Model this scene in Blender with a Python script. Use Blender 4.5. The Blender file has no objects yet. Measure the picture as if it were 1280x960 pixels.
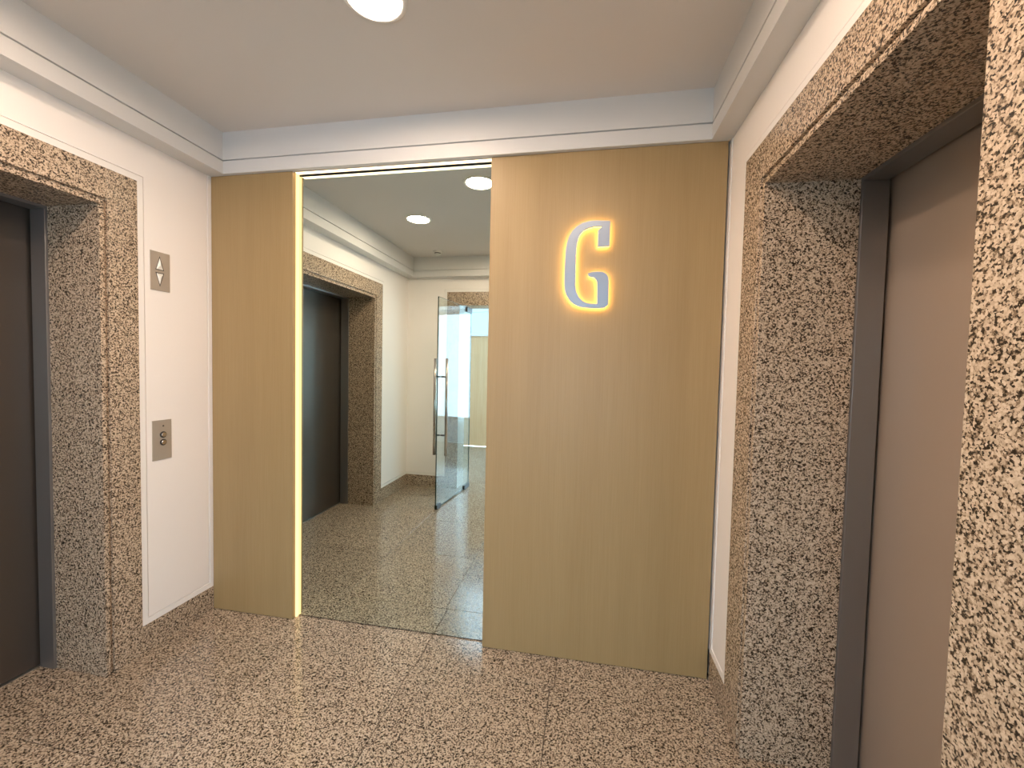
import bpy, bmesh, math, random
from mathutils import Vector, Matrix
random.seed(7)
SC = bpy.context.scene
COL = SC.collection
PI = math.pi

# ------------------------------------------------------------------ camera
CAM = Vector((2.1614, -2.0654, 1.4815))
YAW, PITCH, ROLL, FPX = 0.1756, -0.0387, 0.0219, 513.19
def camera():
    fwd = Vector((-math.sin(YAW), math.cos(YAW), 0)); right = Vector((math.cos(YAW), math.sin(YAW), 0)); up = Vector((0, 0, 1))
    f2 = fwd*math.cos(PITCH) + up*math.sin(PITCH); u2 = -fwd*math.sin(PITCH) + up*math.cos(PITCH)
    r3 = right*math.cos(ROLL) + u2*math.sin(ROLL); u3 = -right*math.sin(ROLL) + u2*math.cos(ROLL)
    cd = bpy.data.cameras.new('camera'); co = bpy.data.objects.new('camera', cd); COL.objects.link(co)
    cd.sensor_fit = 'HORIZONTAL'; cd.sensor_width = 36; cd.lens = FPX*36/1280; cd.clip_start = 0.02
    m = Matrix((r3, u3, -f2)).transposed().to_4x4(); m.translation = CAM
    co.matrix_world = m
    SC.camera = co
camera()

# ------------------------------------------------------------------ sky and exposure
SKY = (0.60, 0.80, 1.0); SKY_STRENGTH = 5.2
w = bpy.data.worlds.new('sky'); SC.world = w; w.use_nodes = True
w.node_tree.nodes['Background'].inputs[0].default_value = (*SKY, 1)
w.node_tree.nodes['Background'].inputs[1].default_value = SKY_STRENGTH
SC.view_settings.view_transform = 'Standard'; SC.view_settings.look = 'None'
SC.view_settings.exposure = 0.98; SC.view_settings.gamma = 1.0; SC.view_settings.use_curve_mapping = False
SC.cycles.max_bounces = 14; SC.cycles.diffuse_bounces = 6; SC.cycles.glossy_bounces = 8
SC.cycles.transparent_max_bounces = 16; SC.cycles.sample_clamp_indirect = 6
DOWN_COL, DOWN_STR = (1.0, 0.75, 0.565), 90.0
LED_COL, LED_STR = (1.0, 0.66, 0.27), 1.15
HALO_STR = 9.0

# ------------------------------------------------------------------ dimensions (metres)
W, L = 2.7924, 2.608          # lobby width, mirror wall to glass doors
HC, HM, HC0 = 2.776, 2.619, 2.546   # ceiling, cornice groove, cornice underside
HP = 2.546
XA, XB, MIR = 0.5337, 1.6642, 0.0453
HB = 0.138                    # granite skirting
HT, HI = 2.345, 2.1755        # elevator surround outer / inner height
DHT, DHI = 2.378, 2.216       # glass door surround
CD = 5.25                     # far wall of the corridor outside (y = -CD)
CX0, CX1, CH = -1.3, 3.9, 4.20  # corridor height raised to hold the added clerestory

# ------------------------------------------------------------------ materials
def newmat(name):
    m = bpy.data.materials.new(name); m.use_nodes = True
    return m, m.node_tree.nodes, m.node_tree.links, m.node_tree.nodes['Principled BSDF']
def plain(name, col, rough=0.5, metal=0.0, bump=0.0, bscale=200, spec=0.5):
    m, N, K, b = newmat(name)
    b.inputs['Base Color'].default_value = (*col, 1); b.inputs['Roughness'].default_value = rough
    b.inputs['Metallic'].default_value = metal; b.inputs['Specular IOR Level'].default_value = spec
    tc = N.new('ShaderNodeTexCoord'); nz = N.new('ShaderNodeTexNoise'); nz.inputs['Scale'].default_value = bscale
    nz.inputs['Detail'].default_value = 3
    K.new(tc.outputs['Object'], nz.inputs['Vector'])
    mx = N.new('ShaderNodeMixRGB'); mx.inputs[0].default_value = 1
    mx.inputs[1].default_value = (*[c*0.985 for c in col], 1); mx.inputs[2].default_value = (*[min(1, c*1.015) for c in col], 1)
    K.new(nz.outputs['Fac'], mx.inputs[0]); K.new(mx.outputs[0], b.inputs['Base Color'])
    if bump:
        bp = N.new('ShaderNodeBump'); bp.inputs['Strength'].default_value = bump; bp.inputs['Distance'].default_value = 0.001
        K.new(nz.outputs['Fac'], bp.inputs['Height']); K.new(bp.outputs['Normal'], b.inputs['Normal'])
    return m
def emit(name, col, s):
    m = bpy.data.materials.new(name); m.use_nodes = True; N = m.node_tree.nodes; N.clear()
    e = N.new('ShaderNodeEmission'); o = N.new('ShaderNodeOutputMaterial')
    e.inputs[0].default_value = (*col, 1); e.inputs[1].default_value = s
    m.node_tree.links.new(e.outputs[0], o.inputs[0]); return m
def granite(name, rough, tone=(1, 1, 1), vary=0.0):
    m, N, K, b = newmat(name)
    tc = N.new('ShaderNodeTexCoord')
    oi = N.new('ShaderNodeObjectInfo')
    off = N.new('ShaderNodeVectorMath'); off.operation = 'SCALE'
    off.inputs[0].default_value = (13.1, 7.7, 5.3); K.new(oi.outputs['Random'], off.inputs['Scale'])
    add0 = N.new('ShaderNodeVectorMath'); add0.operation = 'ADD'
    K.new(tc.outputs['Object'], add0.inputs[0]); K.new(off.outputs[0], add0.inputs[1])
    dn = N.new('ShaderNodeTexNoise'); dn.inputs['Scale'].default_value = 240; dn.inputs['Detail'].default_value = 1
    K.new(add0.outputs[0], dn.inputs['Vector'])
    sc = N.new('ShaderNodeVectorMath'); sc.operation = 'SCALE'; sc.inputs['Scale'].default_value = 0.005
    K.new(dn.outputs['Color'], sc.inputs[0])
    add = N.new('ShaderNodeVectorMath'); add.operation = 'ADD'
    K.new(add0.outputs[0], add.inputs[0]); K.new(sc.outputs[0], add.inputs[1])
    vo = N.new('ShaderNodeTexVoronoi'); vo.inputs['Scale'].default_value = 235
    K.new(add.outputs[0], vo.inputs['Vector'])
    sp = N.new('ShaderNodeSeparateColor'); K.new(vo.outputs['Color'], sp.inputs[0])
    nz = N.new('ShaderNodeTexNoise'); nz.inputs['Scale'].default_value = 115; nz.inputs['Detail'].default_value = 3
    K.new(add0.outputs[0], nz.inputs['Vector'])
    mm = N.new('ShaderNodeMath'); mm.operation = 'MULTIPLY_ADD'; mm.inputs[1].default_value = 1.5; mm.inputs[2].default_value = -0.75
    K.new(nz.outputs['Fac'], mm.inputs[0])
    ad = N.new('ShaderNodeMath'); ad.operation = 'ADD'; K.new(sp.outputs[0], ad.inputs[0]); K.new(mm.outputs[0], ad.inputs[1])
    rp = N.new('ShaderNodeValToRGB'); cr = rp.color_ramp
    stops = [(0.0, (0.030, 0.022, 0.016)), (0.20, (0.050, 0.037, 0.027)), (0.25, (0.18, 0.132, 0.095)), (0.41, (0.25, 0.19, 0.14)),
             (0.46, (0.46, 0.37, 0.29)), (0.8, (0.58, 0.475, 0.38)), (1.0, (0.66, 0.56, 0.46))]
    while len(cr.elements) < len(stops): cr.elements.new(0.5)
    for e, (p, c) in zip(cr.elements, stops): e.position = p; e.color = (*[a*t for a, t in zip(c, tone)], 1)
    K.new(ad.outputs[0], rp.inputs[0])
    last = rp.outputs[0]
    if vary:
        mr = N.new('ShaderNodeMapRange'); mr.inputs['To Min'].default_value = 1-vary; mr.inputs['To Max'].default_value = 1+vary*0.5
        K.new(oi.outputs['Random'], mr.inputs['Value'])
        vm = N.new('ShaderNodeVectorMath'); vm.operation = 'SCALE'; K.new(last, vm.inputs[0]); K.new(mr.outputs[0], vm.inputs['Scale'])
        last = vm.outputs[0]
    K.new(last, b.inputs['Base Color'])
    b.inputs['Roughness'].default_value = rough
    return m
def wood(name, c1, c2, rough=0.45, sx=220, sz=4):
    m, N, K, b = newmat(name)
    tc = N.new('ShaderNodeTexCoord'); mp = N.new('ShaderNodeMapping'); mp.inputs['Scale'].default_value = (sx, sx, sz)
    K.new(tc.outputs['Object'], mp.inputs[0])
    n1 = N.new('ShaderNodeTexNoise'); n1.inputs['Scale'].default_value = 1; n1.inputs['Detail'].default_value = 4; K.new(mp.outputs[0], n1.inputs['Vector'])
    mp2 = N.new('ShaderNodeMapping'); mp2.inputs['Scale'].default_value = (14, 14, .6); K.new(tc.outputs['Object'], mp2.inputs[0])
    n2 = N.new('ShaderNodeTexNoise'); n2.inputs['Scale'].default_value = 1; n2.inputs['Detail'].default_value = 3; K.new(mp2.outputs[0], n2.inputs['Vector'])
    a = N.new('ShaderNodeMath'); a.operation = 'MULTIPLY_ADD'; a.inputs[1].default_value = 0.55; K.new(n1.outputs['Fac'], a.inputs[0])
    s = N.new('ShaderNodeMath'); s.operation = 'MULTIPLY'; s.inputs[1].default_value = 0.45; K.new(n2.outputs['Fac'], s.inputs[0]); K.new(s.outputs[0], a.inputs[2])
    rp = N.new('ShaderNodeValToRGB'); rp.color_ramp.elements[0].position = .32; rp.color_ramp.elements[1].position = .68
    rp.color_ramp.elements[0].color = (*c1, 1); rp.color_ramp.elements[1].color = (*c2, 1)
    K.new(a.outputs[0], rp.inputs[0]); K.new(rp.outputs[0], b.inputs['Base Color'])
    b.inputs['Roughness'].default_value = rough
    bp = N.new('ShaderNodeBump'); bp.inputs['Strength'].default_value = .15; bp.inputs['Distance'].default_value = .0006
    K.new(n1.outputs['Fac'], bp.inputs['Height']); K.new(bp.outputs['Normal'], b.inputs['Normal'])
    return m
def steel(name, col, rough, vert=True):
    m, N, K, b = newmat(name)
    b.inputs['Base Color'].default_value = (*col, 1); b.inputs['Metallic'].default_value = 1
    tc = N.new('ShaderNodeTexCoord'); mp = N.new('ShaderNodeMapping'); mp.inputs['Scale'].default_value = (900, 900, 6) if vert else (6, 6, 900)
    K.new(tc.outputs['Object'], mp.inputs[0])
    n = N.new('ShaderNodeTexNoise'); n.inputs['Scale'].default_value = 1; K.new(mp.outputs[0], n.inputs['Vector'])
    mr = N.new('ShaderNodeMapRange'); mr.inputs['To Min'].default_value = rough*.85; mr.inputs['To Max'].default_value = rough*1.15
    K.new(n.outputs['Fac'], mr.inputs['Value']); K.new(mr.outputs[0], b.inputs['Roughness'])
    return m
def glass(name, tint, boost=1.0):
    m = bpy.data.materials.new(name); m.use_nodes = True; N = m.node_tree.nodes; K = m.node_tree.links; N.clear()
    t = N.new('ShaderNodeBsdfTransparent'); t.inputs[0].default_value = (*tint, 1)
    g = N.new('ShaderNodeBsdfGlossy'); g.inputs['Roughness'].default_value = 0.0
    f = N.new('ShaderNodeFresnel'); ge = N.new('ShaderNodeNewGeometry')
    mr = N.new('ShaderNodeMapRange'); mr.inputs['To Min'].default_value = 1.5; mr.inputs['To Max'].default_value = 1/1.5   # same reflectance from both faces of the pane
    K.new(ge.outputs['Backfacing'], mr.inputs['Value']); K.new(mr.outputs[0], f.inputs[0])
    mx = N.new('ShaderNodeMixShader'); o = N.new('ShaderNodeOutputMaterial')
    K.new(f.outputs[0], mx.inputs[0]); K.new(t.outputs[0], mx.inputs[1]); K.new(g.outputs[0], mx.inputs[2]); K.new(mx.outputs[0], o.inputs[0])
    return m
def mirror_mat():
    m = bpy.data.materials.new('mirror_silver'); m.use_nodes = True; N = m.node_tree.nodes; K = m.node_tree.links; N.clear()
    g = N.new('ShaderNodeBsdfGlossy'); g.inputs['Roughness'].default_value = 0.0; g.inputs[0].default_value = (.72, .80, .755, 1)
    o = N.new('ShaderNodeOutputMaterial'); K.new(g.outputs[0], o.inputs[0]); return m

M = dict(
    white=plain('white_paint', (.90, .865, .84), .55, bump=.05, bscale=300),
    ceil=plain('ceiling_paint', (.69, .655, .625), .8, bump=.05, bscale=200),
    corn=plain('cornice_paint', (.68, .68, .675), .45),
    trim=plain('trim_paint', (.88, .86, .84), .35),
    gfloor=granite('floor_granite', .13, (.80, .795, .76), vary=.09),
    gwall=granite('wall_granite', .22, (.97, .93, .86)),
    dark=plain('dark_gap', (.02, .018, .015), .7),
    grout=plain('grout', (.10, .08, .06), .8),
    wood=wood('oak_veneer', (.305, .207, .092), (.352, .247, .116)),
    wood2=wood('light_timber', (.72, .44, .22), (.80, .54, .30), .4, 60, 3),
    door=plain('lift_door_bronze', (.50, .41, .335), .32, .45),
    door2=plain('lift_door_dark_steel', (.135, .115, .10), .30, .7),
    jamb=plain('lift_frame_steel', (.27, .26, .26), .34, .7),
    plate=plain('button_plate_steel', (.50, .45, .39), .32, .45),
    chrome=steel('polished_steel', (.62, .58, .54), .16),
    patch=plain('patch_fitting_metal', (.10, .10, .10), .35, .8),
    letter=plain('letter_steel', (.255, .30, .375), .40, .5),
    glass=glass('clear_glass', (.93, .97, .955)),
    wglass=glass('window_glass', (.95, .97, .98)),
    bglass=glass('blue_glass', (.42, .47, .48)),
    gedge=plain('glass_edge', (.02, .05, .04), .2),
    plastic=plain('white_plastic', (.80, .78, .74), .35),
    arrow=plain('arrow_lens', (.86, .84, .78), .25),
    mirror=mirror_mat(),
    led=emit('led_light', LED_COL, LED_STR),
    ledtop=emit('led_light_top', (1.0, .72, .42), LED_STR*2.4),
    halo=emit('letter_backlight', (1.0, .60, .17), HALO_STR),
    lamp=emit('downlight_diffuser', DOWN_COL, DOWN_STR),
    alu=plain('aluminium', (.55, .54, .52), .35, .9),
    wall2=plain('corridor_paint', (.80, .82, .84), .6),
)

# ------------------------------------------------------------------ helpers
def tag(o, label=None, cat=None, group=None, kind=None):
    if label: o['label'] = label
    if cat: o['category'] = cat
    if group: o['group'] = group
    if kind: o['kind'] = kind
    return o
def add_box(bm, x0, x1, y0, y1, z0, z1, bev=0):
    vs = [bm.verts.new((x, y, z)) for z in (z0, z1) for y in (y0, y1) for x in (x0, x1)]
    fs = [bm.faces.new([vs[i] for i in f]) for f in ((0, 2, 3, 1), (4, 5, 7, 6), (0, 1, 5, 4), (2, 6, 7, 3), (0, 4, 6, 2), (1, 3, 7, 5))]
    if bev:
        es = list({e for f in fs for e in f.edges})
        bmesh.ops.bevel(bm, geom=es, offset=bev, segments=2, profile=0.5, affect='EDGES')
def add_cyl(bm, c, r, h, axis='z', n=24, r2=None, cap=True):
    r2 = r if r2 is None else r2
    rot = {'z': Matrix.Identity(3), 'x': Matrix.Rotation(PI/2, 3, 'Y'), 'y': Matrix.Rotation(-PI/2, 3, 'X')}[axis]
    rings = []
    for k, rr in ((0, r), (h, r2)):
        rings.append([bm.verts.new(Vector(c) + rot @ Vector((rr*math.cos(2*PI*i/n), rr*math.sin(2*PI*i/n), k))) for i in range(n)])
    for i in range(n):
        f = bm.faces.new((rings[0][i], rings[0][(i+1) % n], rings[1][(i+1) % n], rings[1][i])); f.smooth = True
    if cap: bm.faces.new(rings[0][::-1]); bm.faces.new(rings[1])
def add_lathe(bm, c, prof, n=40, down=False):
    """profile (r, z) spun about z at c"""
    rings = [[bm.verts.new(Vector(c) + Vector((r*math.cos(2*PI*i/n), r*math.sin(2*PI*i/n), z))) for i in range(n)] for r, z in prof]
    for a, b in zip(rings, rings[1:]):
        for i in range(n):
            f = bm.faces.new((a[i], a[(i+1) % n], b[(i+1) % n], b[i])); f.smooth = True
    return rings
def add_prism(bm, pts, y0, y1):
    """polygon in x,z extruded along y"""
    a = [bm.verts.new((x, y0, z)) for x, z in pts]; b = [bm.verts.new((x, y1, z)) for x, z in pts]
    n = len(pts)
    bm.faces.new(a); bm.faces.new(b[::-1])
    for i in range(n): bm.faces.new((a[i], b[i], b[(i+1) % n], a[(i+1) % n]))
def link(name, bm, mat, parent=None, origin=None, rot=None):
    """mesh object; vertices given in world space (or in parent space when a parent is given)"""
    if origin is not None: bmesh.ops.translate(bm, verts=bm.verts, vec=-Vector(origin))
    bmesh.ops.recalc_face_normals(bm, faces=bm.faces)
    me = bpy.data.meshes.new(name); bm.to_mesh(me); bm.free()
    o = bpy.data.objects.new(name, me); COL.objects.link(o)
    for m in (mat if isinstance(mat, (list, tuple)) else [mat]): me.materials.append(m)
    if origin is not None: o.location = origin
    if parent: o.parent = parent
    return o
def empty(name, loc, rz=0):
    e = bpy.data.objects.new(name, None); COL.objects.link(e); e.location = loc; e.rotation_euler = (0, 0, rz); e.empty_display_size = .1
    return e
def part(name, boxes, mat, root, bev=0):
    """boxes in world space -> one mesh child of root (root unrotated)"""
    bm = bmesh.new()
    for b in boxes: add_box(bm, *b, bev)
    bmesh.ops.translate(bm, verts=bm.verts, vec=-Vector(root.location))
    return link(name, bm, mat, root)
def solid(name, boxes, mat, bev=0, **t):
    bm = bmesh.new()
    for b in boxes: add_box(bm, *b, bev)
    xs = [c for b in boxes for c in b[:2]]; ys = [c for b in boxes for c in b[2:4]]; zs = [c for b in boxes for c in b[4:]]
    o = link(name, bm, mat, origin=((min(xs)+max(xs))/2, (min(ys)+max(ys))/2, min(zs)))
    return tag(o, **t)
ST = dict(kind='structure')

# ------------------------------------------------------------------ floor: granite slabs on a bed
floor = solid('floor', [(-.55, W+.55, -L-.3, .2, -.12, -.014)], M['grout'], label='polished beige and brown speckled granite slab floor of the lobby', cat='floor', **ST)
def tile(root, x0, x1, y0, y1, mat, j=.0014):
    bm = bmesh.new(); c = ((x0+x1)/2, (y0+y1)/2, -.014)
    add_box(bm, x0+j, x1-j, y0+j, y1-j, -.014, 0)
    bmesh.ops.bevel(bm, geom=[e for e in bm.edges if all(v.co.z > -.001 for v in e.verts)], offset=.0012, segments=1, affect='EDGES')
    bmesh.ops.translate(bm, verts=bm.verts, vec=-Vector(c))
    o = link('floor_slab', bm, mat, root); o.location = Vector(c) - root.location
    return o
ys = [.052, -.20, -.88, -1.56, -2.24, -L]
for r in range(len(ys)-1):
    xs = [0, .68, 1.36, 2.04, W] if r else [0, .69, 1.375, 2.06, W]
    for x0, x1 in zip(xs, xs[1:]): tile(floor, x0, x1, ys[r+1], ys[r], M['gfloor'])

# ------------------------------------------------------------------ ceiling and cornices
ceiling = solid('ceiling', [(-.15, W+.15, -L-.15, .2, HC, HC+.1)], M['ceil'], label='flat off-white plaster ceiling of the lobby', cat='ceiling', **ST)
def cornice(name, boxes_lo, boxes_hi, boxes_gap, label):
    return solid(name, boxes_lo + boxes_hi + boxes_gap, M['corn'], label=label, cat='cornice', **ST)
G = .008
PL, PR, PF, PB = .108, .090, .022, .10
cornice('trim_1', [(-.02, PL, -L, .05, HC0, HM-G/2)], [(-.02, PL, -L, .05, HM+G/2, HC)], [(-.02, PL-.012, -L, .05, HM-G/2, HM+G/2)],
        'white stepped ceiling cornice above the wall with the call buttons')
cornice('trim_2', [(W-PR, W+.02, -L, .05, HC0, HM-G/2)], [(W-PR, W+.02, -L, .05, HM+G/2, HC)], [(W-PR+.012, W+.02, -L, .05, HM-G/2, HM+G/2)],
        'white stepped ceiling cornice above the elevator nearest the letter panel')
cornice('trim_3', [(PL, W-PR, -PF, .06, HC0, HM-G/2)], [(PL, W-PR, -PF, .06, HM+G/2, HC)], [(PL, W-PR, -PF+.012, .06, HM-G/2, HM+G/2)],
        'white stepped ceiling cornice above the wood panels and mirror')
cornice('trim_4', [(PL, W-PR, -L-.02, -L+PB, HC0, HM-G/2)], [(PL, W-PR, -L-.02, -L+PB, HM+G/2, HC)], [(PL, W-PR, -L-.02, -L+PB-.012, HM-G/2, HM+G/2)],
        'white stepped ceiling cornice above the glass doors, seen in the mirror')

# ------------------------------------------------------------------ side walls with elevator surrounds
TW, TG, TP = .028, .006, .003     # trim bead width, groove, projection
def side_wall(wname, bname, tname, s, x, y_in, y_out, wl, bl, tl):
    """s=+1: wall face at x looking to +x; s=-1: looking to -x. surround spans y_out (far from mirror) .. y_in"""
    def X(d0, d1):       # d: distance from the face into the room (+) or into the wall (-)
        a, b = x + s*d0, x + s*d1
        return (min(a, b), max(a, b))
    D = .50
    bk = [(*X(-D, -.008), y_in, .15, 0, HC), (*X(-D, -.008), -L-.02, y_out, 0, HC), (*X(-D, -.008), y_out, y_in, HT, HC)]
    t = TW+TG; zb = HB+TW+TG
    yc = -.018
    sh = [(*X(-.008, 0), y_in+t, yc-TG, zb, HC), (*X(-.008, 0), -L, y_out-t, zb, HC), (*X(-.008, 0), y_out-t, y_in+t, HT+t, HC),
          ]
    solid(wname, bk+sh, M['white'], label=wl, cat='wall', **ST)
    solid(bname, [(*X(-.008, .005), y_in, .0, 0, HB), (*X(-.008, .005), -L, y_out, 0, HB)], M['gwall'], label=bl, cat='baseboard', **ST)
    tr = [(*X(-.008, TP), y_in, y_in+TW, HB, HT+TW), (*X(-.008, TP), y_out-TW, y_out, HB, HT+TW), (*X(-.008, TP), y_out, y_in, HT, HT+TW),
          (*X(-.008, TP), y_in+TW, .03, HB, HB+TW), (*X(-.008, TP), -L, y_out-TW, HB, HB+TW), (*X(-.008, TP), yc, .03, HB+TW, HC0)]
    solid(tname, tr, M['trim'], label=tl, cat='trim', **ST)
def elevator(name, s, x, y0i, y1i, face, label, depth=.29, mdepth=.375, plain_far=False, finish='door'):
    """granite surround + steel frame + doors. inner opening y1i (far from mirror) .. y0i"""
    def X(d0, d1):
        a, b = x + s*d0, x + s*d1
        return (min(a, b), max(a, b))
    r = empty(name, (x, (y0i+y1i)/2, 0)); tag(r, label, 'elevator', kind='structure')
    f0, f1 = y0i+face, y1i-face
    gr, th = .013, .020      # groove and lining edge
    b = .0015
    part('jamb_facing', [(*X(-.05, .006), y0i+gr+th, f0, 0, HT)], M['gwall'], r, b)
    ye = y1i if plain_far else y1i-gr-th
    part('jamb_facing', [(*X(-.05, .006), f1, ye, 0, HT)], M['gwall'], r, b)
    part('lintel_facing', [(*X(-.05, .006), ye+.0006, y0i+gr+th-.0006, HI+gr+th, HT)], M['gwall'], r, b)
    part('groove', [(*X(-.05, -.008), y0i+th, y0i+gr+th, 0, HI+gr+th), (*X(-.051, -.008 if not plain_far else -.05), y1i-gr-th, y1i-th, 0, HI+gr+th), (*X(-.05, -.008), ye+.0006 if plain_far else y1i-th, y0i+th, HI+th, HI+gr+th)], M['gwall'], r)
    part('jamb_lining', [(*X(-depth, .004), y0i, y0i+th, 0, HI)], M['gwall'], r, b)
    part('jamb_lining', [(*X(-depth, -.0505 if plain_far else .004), y1i-th, y1i, 0, HI)], M['gwall'], r, b)
    part('lintel_lining', [(*X(-depth, .004), ye+.0006 if plain_far else y1i-th, y0i+th, HI+.0005, HI+th)], M['gwall'], r, b)
    sj = .010
    part('steel_jamb', [(*X(-mdepth, -depth), y0i-sj, y0i+th, 0, HI-.012)], M['jamb'], r, .002)
    part('steel_jamb', [(*X(-mdepth, -depth), y1i-th, y1i+sj, 0, HI-.012)], M['jamb'], r, .002)
    part('steel_header', [(*X(-mdepth, -depth), y1i-th, y0i+th, HI-.012, HI+th)], M['jamb'], r, .002)
    ym = (y0i+y1i)/2
    for a, c in ((ym+.0015, y0i+th), (y1i-th, ym-.0015)):
        part('door_panel', [(*X(-mdepth-.045, -mdepth-.012), a, c, .006, HI+.01)], M[finish], r, .0015)
    part('threshold_slab', [(*X(-mdepth, -.0008), y1i, y0i, -.014, 0)], M['gfloor'], r)
    part('sill', [(*X(-mdepth-.06, -mdepth), y1i-th, y0i+th, -.02, .002)], M['alu'], r)
    part('shaft_backing', [(*X(-mdepth-.10, -mdepth-.06), f1, f0, -.014, HT), (*X(-mdepth-.06, -.05), y0i+th+.02, f0, -.014, HT), (*X(-mdepth-.06, -.05), f1, y1i-th-.02, -.014, HT), (*X(-mdepth-.06, -.05), y1i-th-.02, y0i+th+.02, HI+th+.02, HT)], M['dark'], r)
    return r
A2, A3, FA = -.5596, -1.7996, .160
B2, B3, FB = -.4025, -1.2577, .190
side_wall('wall_left', 'baseboard_left', 'trim_5', 1, 0, A2+FA, A3-FA, 'white painted wall carrying the elevator call plates', 'speckled granite baseboard below the call button wall',
          'white flat bead edging the wall panels beside the call buttons')
elevator('door_1', 1, 0, A2, A3, FA, 'dark steel elevator doors in granite surround, beside the call button plate', finish='door2')
side_wall('wall_right', 'baseboard_right', 'trim_6', -1, W, B2+FB, B3-FB, 'narrow strip of white wall next to the letter panel', 'speckled granite baseboard beside the letter panel',
          'white flat bead edging the wall next to the letter panel')
elevator('door_2', -1, W, B2, B3, FB, 'bronze steel elevator doors in deep granite surround, beside the letter panel', depth=.308, mdepth=.392, plain_far=True)

# ------------------------------------------------------------------ mirror wall: backing, panels, mirror, light strips
solid('wall_front', [(-.02, W+.02, .052, .2, -.014, HC)], M['dark'], label='dark backing wall behind the wood panels and mirror', cat='wall', **ST)
solid('wall_panel', [(.006, XA, 0, .052, .003, HP-.001)], M['wood'], .0012, label='narrow oak veneer wall panel between the call button wall and the mirror', cat='panel')
solid('wall_panel', [(XB, W-.012, 0, .052, .003, HP-.001)], M['wood'], .0012, label='wide oak veneer wall panel carrying the lit letter', cat='panel')
solid('mirror', [(XA+.0005, XB-.0005, MIR, .052, .006, HP-.012)], M['mirror'], label='tall frameless wall mirror between the oak panels', cat='mirror')
solid('light_strip', [(XA+.0003, XA+.009, .026, .0445, .002, HP-.002)], M['led'], label='glowing yellow upright light strip along the narrow oak panel', cat='light strip')
r = empty('light_strip', ((XA+XB)/2, .03, HP-.02)); tag(r, 'glowing warm horizontal light strip above the mirror', 'light strip')
part('diffuser', [(XA+.012, XB-.001, .004, .030, HP-.006, HP-.001)], M['ledtop'], r)
part('channel', [(XA+.001, XB-.001, .0008, .0038, HP-.007, HP-.001), (XA+.001, XB-.001, .0302, .036, HP-.007, HP-.001)], M['alu'], r)

# ------------------------------------------------------------------ lit letter
GP = [(.105,.201),(.107,.084),(.052,.082),(.05,.158),(.069,.178),(.033,.179),(.005,.173),(-.016,.164),(-.032,.147),(-.043,.122),(-.048,.09),(-.049,.047),(-.046,-.098),(-.04,-.13),(-.026,-.157),(-.008,-.176),(.015,-.187),(.037,-.19),(.062,-.19),(.058,-.092),(.054,-.077),(.046,-.067),(.033,-.061),(.015,-.057),(.011,-.044),(.033,-.038),(.061,-.036),(.082,-.039),(.1,-.049),(.109,-.064),(.112,-.082),(.115,-.194),(.098,-.209),(.059,-.211),(.016,-.209),(-.02,-.204),(-.048,-.191),(-.069,-.173),(-.085,-.15),(-.095,-.125),(-.099,-.09),(-.101,-.01),(-.1,.07),(-.096,.102),(-.087,.135),(-.072,.161),(-.051,.182),(-.025,.197),(.008,.205),(.043,.206),(.075,.204)]
GP = [(x+.02*z, z) for x, z in GP]
r = empty('letter_sign', (2.15, 0, 1.99)); tag(r, 'backlit steel letter G glowing on the wide oak panel', 'sign')
bm = bmesh.new(); add_prism(bm, GP, -.036, -.0225); link('letter_body', bm, M['letter'], r)
bm = bmesh.new(); add_prism(bm, GP, -.0223, -.020); link('backlight', bm, M['halo'], r)
for x, z in ((-.075, .05), (-.075, -.1), (.085, .14), (.085, -.12)):
    bm = bmesh.new(); add_cyl(bm, (x, -.0199, z), .005, .0199, 'y', 10); link('standoff', bm, M['alu'], r)

# ------------------------------------------------------------------ call plates on the left wall
PY = -.2915
def plate_root(name, z0, h, label, cat):
    r = empty(name, (0, PY, z0)); tag(r, label, cat)
    part('plate', [(0, .004, PY-.049, PY+.049, z0, z0+h)], M['plate'], r, .0008)
    return r
r = plate_root('direction_indicator', 1.838, .196, 'steel indicator plate with up and down arrows on the white wall', 'indicator')
def arrow(name, zb, za, hw, x0, x1, mat):
    bm = bmesh.new(); yc = PY-.003
    base = [bm.verts.new(p) for p in ((x0, yc-hw, zb), (x0, yc+hw, zb), (x0, yc, za))]
    apex = bm.verts.new((x1, yc, zb+(za-zb)*.36))
    bm.faces.new(base)
    for i in range(3): bm.faces.new((base[i], base[(i+1) % 3], apex))
    bmesh.ops.translate(bm, verts=bm.verts, vec=-Vector(r.location))
    return link(name, bm, mat, r)
for zb, za in ((1.946, 2.004), (1.925, 1.868)):
    k = 1 if za > zb else -1
    arrow('arrow_rim', zb-.004*k, za+.010*k, .022, .0041, .0052, M['patch'])
    arrow('arrow', zb, za, .017, .0044, .013, M['arrow'])
r = plate_root('call_button_plate', .966, .206, 'steel plate with two round call buttons on the white wall', 'button plate')
for z in (1.096, 1.056):
    bm = bmesh.new(); add_cyl(bm, (.004, PY+.004, z), .0165, .003, 'x', 28)
    bmesh.ops.translate(bm, verts=bm.verts, vec=-Vector(r.location)); b = link('button', bm, M['patch'], r)
    bm = bmesh.new(); add_cyl(bm, (.0068, PY+.004, z), .0130, .006, 'x', 28, .0105)
    bmesh.ops.translate(bm, verts=bm.verts, vec=-Vector(r.location)); link('button_cap', bm, M['chrome'], b)
bm = bmesh.new(); add_cyl(bm, (.0036, PY+.006, 1.141), .0045, .0009, 'x', 16)
bmesh.ops.translate(bm, verts=bm.verts, vec=-Vector(r.location)); link('keyhole', bm, M['patch'], r)

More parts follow.
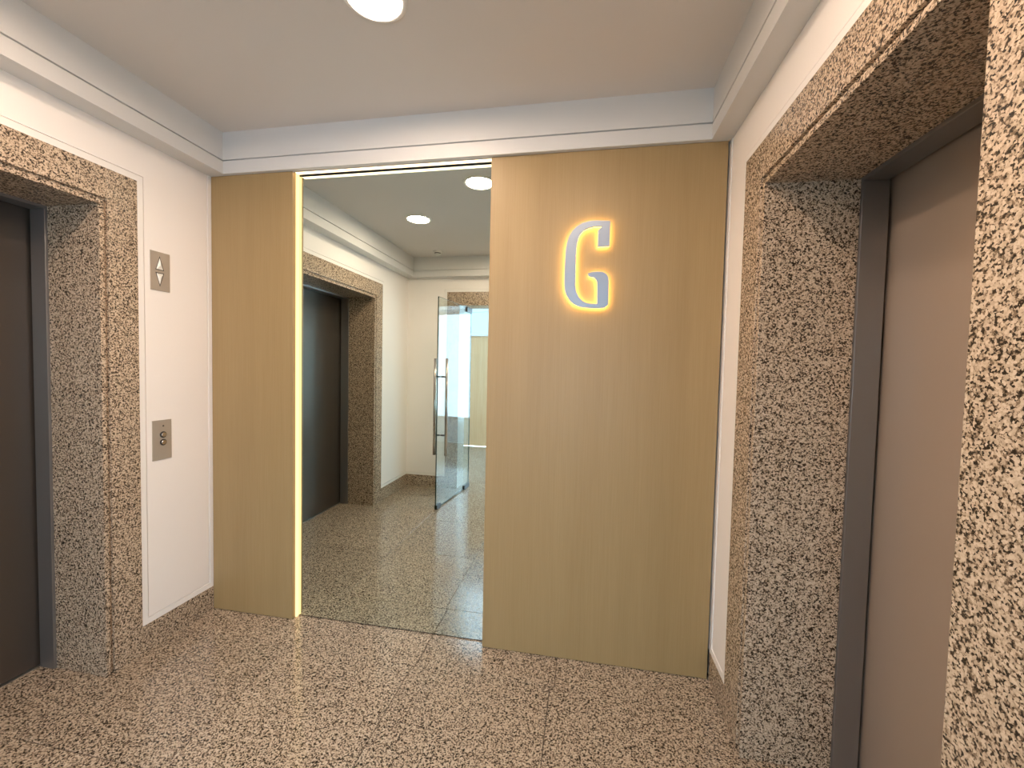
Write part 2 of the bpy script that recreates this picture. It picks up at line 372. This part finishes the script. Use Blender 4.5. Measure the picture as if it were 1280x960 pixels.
# ------------------------------------------------------------------ downlights
def downlight(x, y, label, group=None, z=HC):
    r = empty('downlight', (x, y, z)); tag(r, label, 'downlight', group)
    bm = bmesh.new(); add_lathe(bm, (0, 0, 0), [(.094, .0), (.094, -.004), (.098, -.008), (.110, -.006), (.116, 0)]); link('trim_ring', bm, M['plastic'], r)
    bm = bmesh.new(); rg = add_lathe(bm, (0, 0, 0), [(.0935, -.0015), (.0935, -.0035)]); bm.faces.new(rg[1]); bm.faces.new(rg[0][::-1]); link('diffuser', bm, M['lamp'], r)
    return r
downlight(1.394, -.687, 'round recessed downlight in the ceiling just in front of the mirror')
downlight(.676, -1.312, 'round recessed downlight in the ceiling in front of the dark elevator, seen in the mirror')
downlight(2.112, -1.312, 'round recessed downlight in the ceiling in front of the bronze elevator')
downlight(1.394, -1.94, 'round recessed downlight in the ceiling just inside the glass doors')
r = empty('smoke_detector', (.491, -2.288, HC)); tag(r, 'small white round smoke detector on the ceiling near the glass door', 'smoke detector')
bm = bmesh.new(); g = add_lathe(bm, (0, 0, 0), [(.050, 0), (.050, -.014), (.044, -.020)]); bm.faces.new(g[-1]); link('base', bm, M['plastic'], r)
bm = bmesh.new(); g = add_lathe(bm, (0, 0, 0), [(.034, -.0203), (.034, -.030)], 24); bm.faces.new(g[-1]); link('vent_ring', bm, M['patch'], r)
bm = bmesh.new(); g = add_lathe(bm, (0, 0, 0), [(.038, -.0303), (.034, -.040), (.018, -.046)], 24); bm.faces.new(g[-1]); bm.faces.new(g[0][::-1]); link('cap', bm, M['plastic'], r)

# ------------------------------------------------------------------ back wall with glass doors
DX0, DX1, DF = .662, 2.462, .160      # door opening, granite face width
BD = .26                              # wall thickness
OX0, OX1 = DX0-DF, DX1+DF
t = TW+TG; zb = HB+TW+TG
solid('wall_back', [(-.02, OX0, -L-BD, -L-.008, 0, HC), (OX1, W+.02, -L-BD, -L-.008, 0, HC), (OX0, OX1, -L-BD, -L-.008, DHT, HC),
                    (0, OX0-t, -L-.008, -L, zb, HC), (OX1+t, W, -L-.008, -L, zb, HC), (OX0-t, OX1+t, -L-.008, -L, DHT+t, HC)],
      M['white'], label='white painted wall around the glass doors, seen in the mirror', cat='wall', **ST)
solid('baseboard_back', [(0, OX0, -L-.008, -L+.005, 0, HB), (OX1, W, -L-.008, -L+.005, 0, HB)], M['gwall'], label='speckled granite baseboard beside the glass doors', cat='baseboard', **ST)
solid('trim_7', [(OX0-TW, OX0, -L-.008, -L+TP, HB, DHT+TW), (OX1, OX1+TW, -L-.008, -L+TP, HB, DHT+TW), (OX0, OX1, -L-.008, -L+TP, DHT, DHT+TW),
                 (0, OX0-TW, -L-.008, -L+TP, HB, HB+TW), (OX1+TW, W, -L-.008, -L+TP, HB, HB+TW)], M['trim'], label='white flat bead edging the granite around the glass doors', cat='trim', **ST)
d3 = empty('door_3', ((DX0+DX1)/2, -L-.13, 0)); tag(d3, 'frameless glass double doors in granite surround, one leaf swung open, in the mirror', 'glass doors', kind='structure')
part('jamb_facing', [(OX0, DX0, -L-BD, -L+.006, 0, DHT)], M['gwall'], d3, .0015)
part('jamb_facing', [(DX1, OX1, -L-BD, -L+.006, 0, DHT)], M['gwall'], d3, .0015)
part('lintel_facing', [(DX0+.0006, DX1-.0006, -L-BD, -L+.006, DHI, DHT)], M['gwall'], d3, .0015)
part('threshold_slab', [(DX0, DX1, -L-BD, -L-.001, -.014, 0)], M['gfloor'], d3)
def leaf(hx, hy, ang, s):
    """glass leaf hinged at hx,hy; extends along local +x; s: which side the hinge sits"""
    lw, lh, th = .905, 2.190, .012
    bm = bmesh.new(); add_box(bm, 0, lw, -th/2, th/2, .012, lh)
    for f in bm.faces: f.material_index = 0 if abs(f.normal.y) > .5 else 1
    bm.normal_update()
    for f in bm.faces: f.material_index = 0 if abs(f.normal.y) > .5 else 1
    o = link('glass_leaf', bm, [M['glass'], M['gedge']], d3)
    o.location = Vector((hx, hy, 0)) - d3.location; o.rotation_euler = (0, 0, ang)
    for sgn in (-1, 1):
        bm = bmesh.new(); add_cyl(bm, (lw-.085, sgn*.066, .555), .016, 1.01, 'z', 20)
        h = link('pull_handle', bm, M['chrome'], o)
        for z in (.765, 1.375):
            bm = bmesh.new(); add_cyl(bm, (lw-.085, min(sgn*.0065, sgn*.066), z), .009, .0595, 'y', 14); link('handle_post', bm, M['patch'], o)
    for x0, x1, z0, z1 in ((0, .16, .004, .052), (0, .16, lh-.05, lh+.006)):
        bm = bmesh.new(); add_box(bm, x0, x1, -.016, .016, z0, z1, .002); link('patch_fitting', bm, M['patch'], o)
    bm = bmesh.new(); add_box(bm, lw-.10, lw-.004, -.016, .016, .004, .05, .002); link('patch_lock', bm, M['patch'], o)
    return o
leaf(.768, -2.728, math.atan2(-1.823+2.728, .681-.768), 1)
leaf(DX1-.004, -2.67, PI, -1)

# ------------------------------------------------------------------ corridor outside the glass doors
YB = -L-BD
cf = solid('floor', [(CX0, CX1, -CD, YB, -.12, -.014)], M['grout'], label='polished speckled granite slab floor of the corridor beyond the glass doors', cat='floor', **ST)
cx = [CX0 + (CX1-CX0)*i/7 for i in range(8)]; cy = [YB + (-CD-YB)*i/3 for i in range(4)]
for x0, x1 in zip(cx, cx[1:]):
    for y1, y0 in zip(cy, cy[1:]): tile(cf, x0, x1, y0, y1, M['gfloor'])
solid('ceiling', [(CX0-.1, CX1+.1, -CD-.1, YB, CH, CH+.1)], M['ceil'], label='white ceiling of the corridor beyond the glass doors', cat='ceiling', **ST)
solid('wall_corridor_inner', [(CX0, -.02, YB, YB+.1, 0, CH), (W+.02, CX1, YB, YB+.1, 0, CH), (-.02, W+.02, YB, YB+.1, HC+.1, CH)], M['wall2'], label='white corridor wall flanking the lobby doorway', cat='wall', **ST)
solid('wall_corridor_end', [(CX0-.1, CX0, -CD, YB+.1, 0, CH)], M['wall2'], label='white end wall of the corridor on the call button side', cat='wall', **ST)
# far wall: timber door with blue transom, then big windows
FX0, FX1 = -.42, .62         # timber door
WX = [(.95, 1.86), (1.94, 2.85), (2.93, 3.75)]
WZ0, WZ1 = .45, 2.55
TZ0, TZ1 = 2.07, 2.55
UZ0, UZ1 = 2.66, 4.05
fw = [(CX0, FX0, -CD-.12, -CD, 0, UZ0), (FX1, WX[0][0], -CD-.12, -CD, 0, UZ0), (FX0, FX1, -CD-.12, -CD, TZ1, UZ0),
      (WX[0][0], CX1, -CD-.12, -CD, 0, WZ0), (WX[0][0], CX1, -CD-.12, -CD, WZ1, UZ0), (WX[2][1], CX1, -CD-.12, -CD, WZ0, WZ1),
      (CX0, CX1, -CD-.12, -CD, UZ1, CH), (CX0, CX0+.15, -CD-.12, -CD, UZ0, UZ1), (CX1-.15, CX1, -CD-.12, -CD, UZ0, UZ1)]
solid('wall_corridor_far', fw, M['wall2'], label='white far corridor wall holding the timber door and windows', cat='wall', **ST)
d4 = empty('door_4', ((FX0+FX1)/2, -CD-.06, 0)); tag(d4, 'light timber door under a blue glass transom, beyond the glass doors', 'door', kind='structure')
part('door_leaf', [(FX0+.05, FX1-.05, -CD-.07, -CD-.03, .006, TZ0-.01)], M['wood2'], d4, .002)
part('door_frame', [(FX0, FX0+.048, -CD-.10, -CD+.01, 0, TZ1), (FX1-.048, FX1, -CD-.10, -CD+.01, 0, TZ1), (FX0+.048, FX1-.048, -CD-.10, -CD+.01, TZ0-.008, TZ0+.03), (FX0+.048, FX1-.048, -CD-.10, -CD+.01, TZ1-.04, TZ1)], M['trim'], d4)
part('transom_pane', [(FX0+.049, FX1-.049, -CD-.06, -CD-.052, TZ0+.031, TZ1-.041)], M['bglass'], d4)
def portal(cx_, cy_, cz, sx, sz, rot):
    ld = bpy.data.lights.new('window_portal', 'AREA'); ld.shape = 'RECTANGLE'; ld.size = sx; ld.size_y = sz
    ld.cycles.is_portal = True
    o = bpy.data.objects.new('window_portal', ld); COL.objects.link(o); o.location = (cx_, cy_, cz); o.rotation_euler = rot
for i, (a, b) in enumerate(WX):
    r = empty('window_%d' % (i+1), ((a+b)/2, -CD-.06, WZ0)); tag(r, ['tall corridor window next to the timber door', 'tall corridor window between two other windows', 'tall corridor window in the corner by the end wall'][i], 'window', kind='structure')
    part('window_frame', [(a-.0405, a+.03, -CD-.10, -CD-.02, WZ0, WZ1), (b-.03, b+.0395, -CD-.10, -CD-.02, WZ0, WZ1), (a+.03, b-.03, -CD-.10, -CD-.02, WZ0, WZ0+.05), (a+.03, b-.03, -CD-.10, -CD-.02, WZ1-.05, WZ1)], M['alu'], r)
    part('pane', [(a+.0305, b-.0305, -CD-.064, -CD-.056, WZ0+.0505, WZ1-.0505)], M['wglass'], r)
    portal((a+b)/2, -CD-.13, (WZ0+WZ1)/2, b-a, WZ1-WZ0, (PI/2, 0, 0))
ux = [CX0+.15 + (CX1-CX0-.30)*i/5 for i in range(6)]  # invented upper glazing, out of view: puts sky glare on the floor by the mirror
r = empty('window_5', ((CX0+CX1)/2, -CD-.06, UZ0)); tag(r, 'added unseen band of clerestory glazing high above the timber door, for sky glare on the lobby floor', 'window', kind='structure')
fr = [(ux[0], ux[-1], -CD-.10, -CD-.02, UZ0, UZ0+.05), (ux[0], ux[-1], -CD-.10, -CD-.02, UZ1-.05, UZ1)]
fr += [(max(ux[0], x-.025), min(ux[-1], x+.025), -CD-.10, -CD-.02, UZ0+.05, UZ1-.05) for x in ux]
part('window_frame', fr, M['alu'], r)
for a, b in zip(ux, ux[1:]): part('pane', [(a+.0255, b-.0255, -CD-.064, -CD-.056, UZ0+.0505, UZ1-.0505)], M['wglass'], r)
portal((CX0+CX1)/2, -CD-.13, (UZ0+UZ1)/2, ux[-1]-ux[0], UZ1-UZ0, (PI/2, 0, 0))
# side window at the corridor's other end
EY0, EY1 = -CD+.25, YB-.25
solid('wall_corridor_window', [(CX1, CX1+.12, -CD-.12, EY0, 0, CH), (CX1, CX1+.12, EY1, YB+.1, 0, CH), (CX1, CX1+.12, EY0, EY1, 0, WZ0), (CX1, CX1+.12, EY0, EY1, WZ1, CH)], M['wall2'],
      label='white corridor end wall around the wide window', cat='wall', **ST)
r = empty('window_4', (CX1+.06, (EY0+EY1)/2, WZ0)); tag(r, 'wide window in the corridor end wall', 'window', kind='structure')
ym = (EY0+EY1)/2
part('window_frame', [(CX1+.02, CX1+.1, EY0, EY0+.04, WZ0, WZ1), (CX1+.02, CX1+.1, EY1-.04, EY1, WZ0, WZ1), (CX1+.02, CX1+.1, ym-.02, ym+.02, WZ0+.05, WZ1-.05), (CX1+.02, CX1+.1, EY0+.04, EY1-.04, WZ0, WZ0+.05), (CX1+.02, CX1+.1, EY0+.04, EY1-.04, WZ1-.05, WZ1)], M['alu'], r)
part('pane', [(CX1+.056, CX1+.064, EY0+.0405, ym-.0205, WZ0+.0505, WZ1-.0505)], M['wglass'], r)
part('pane', [(CX1+.056, CX1+.064, ym+.0205, EY1-.0405, WZ0+.0505, WZ1-.0505)], M['wglass'], r)
portal(CX1+.13, ym, (WZ0+WZ1)/2, WZ1-WZ0, EY1-EY0, (0, PI/2, 0))
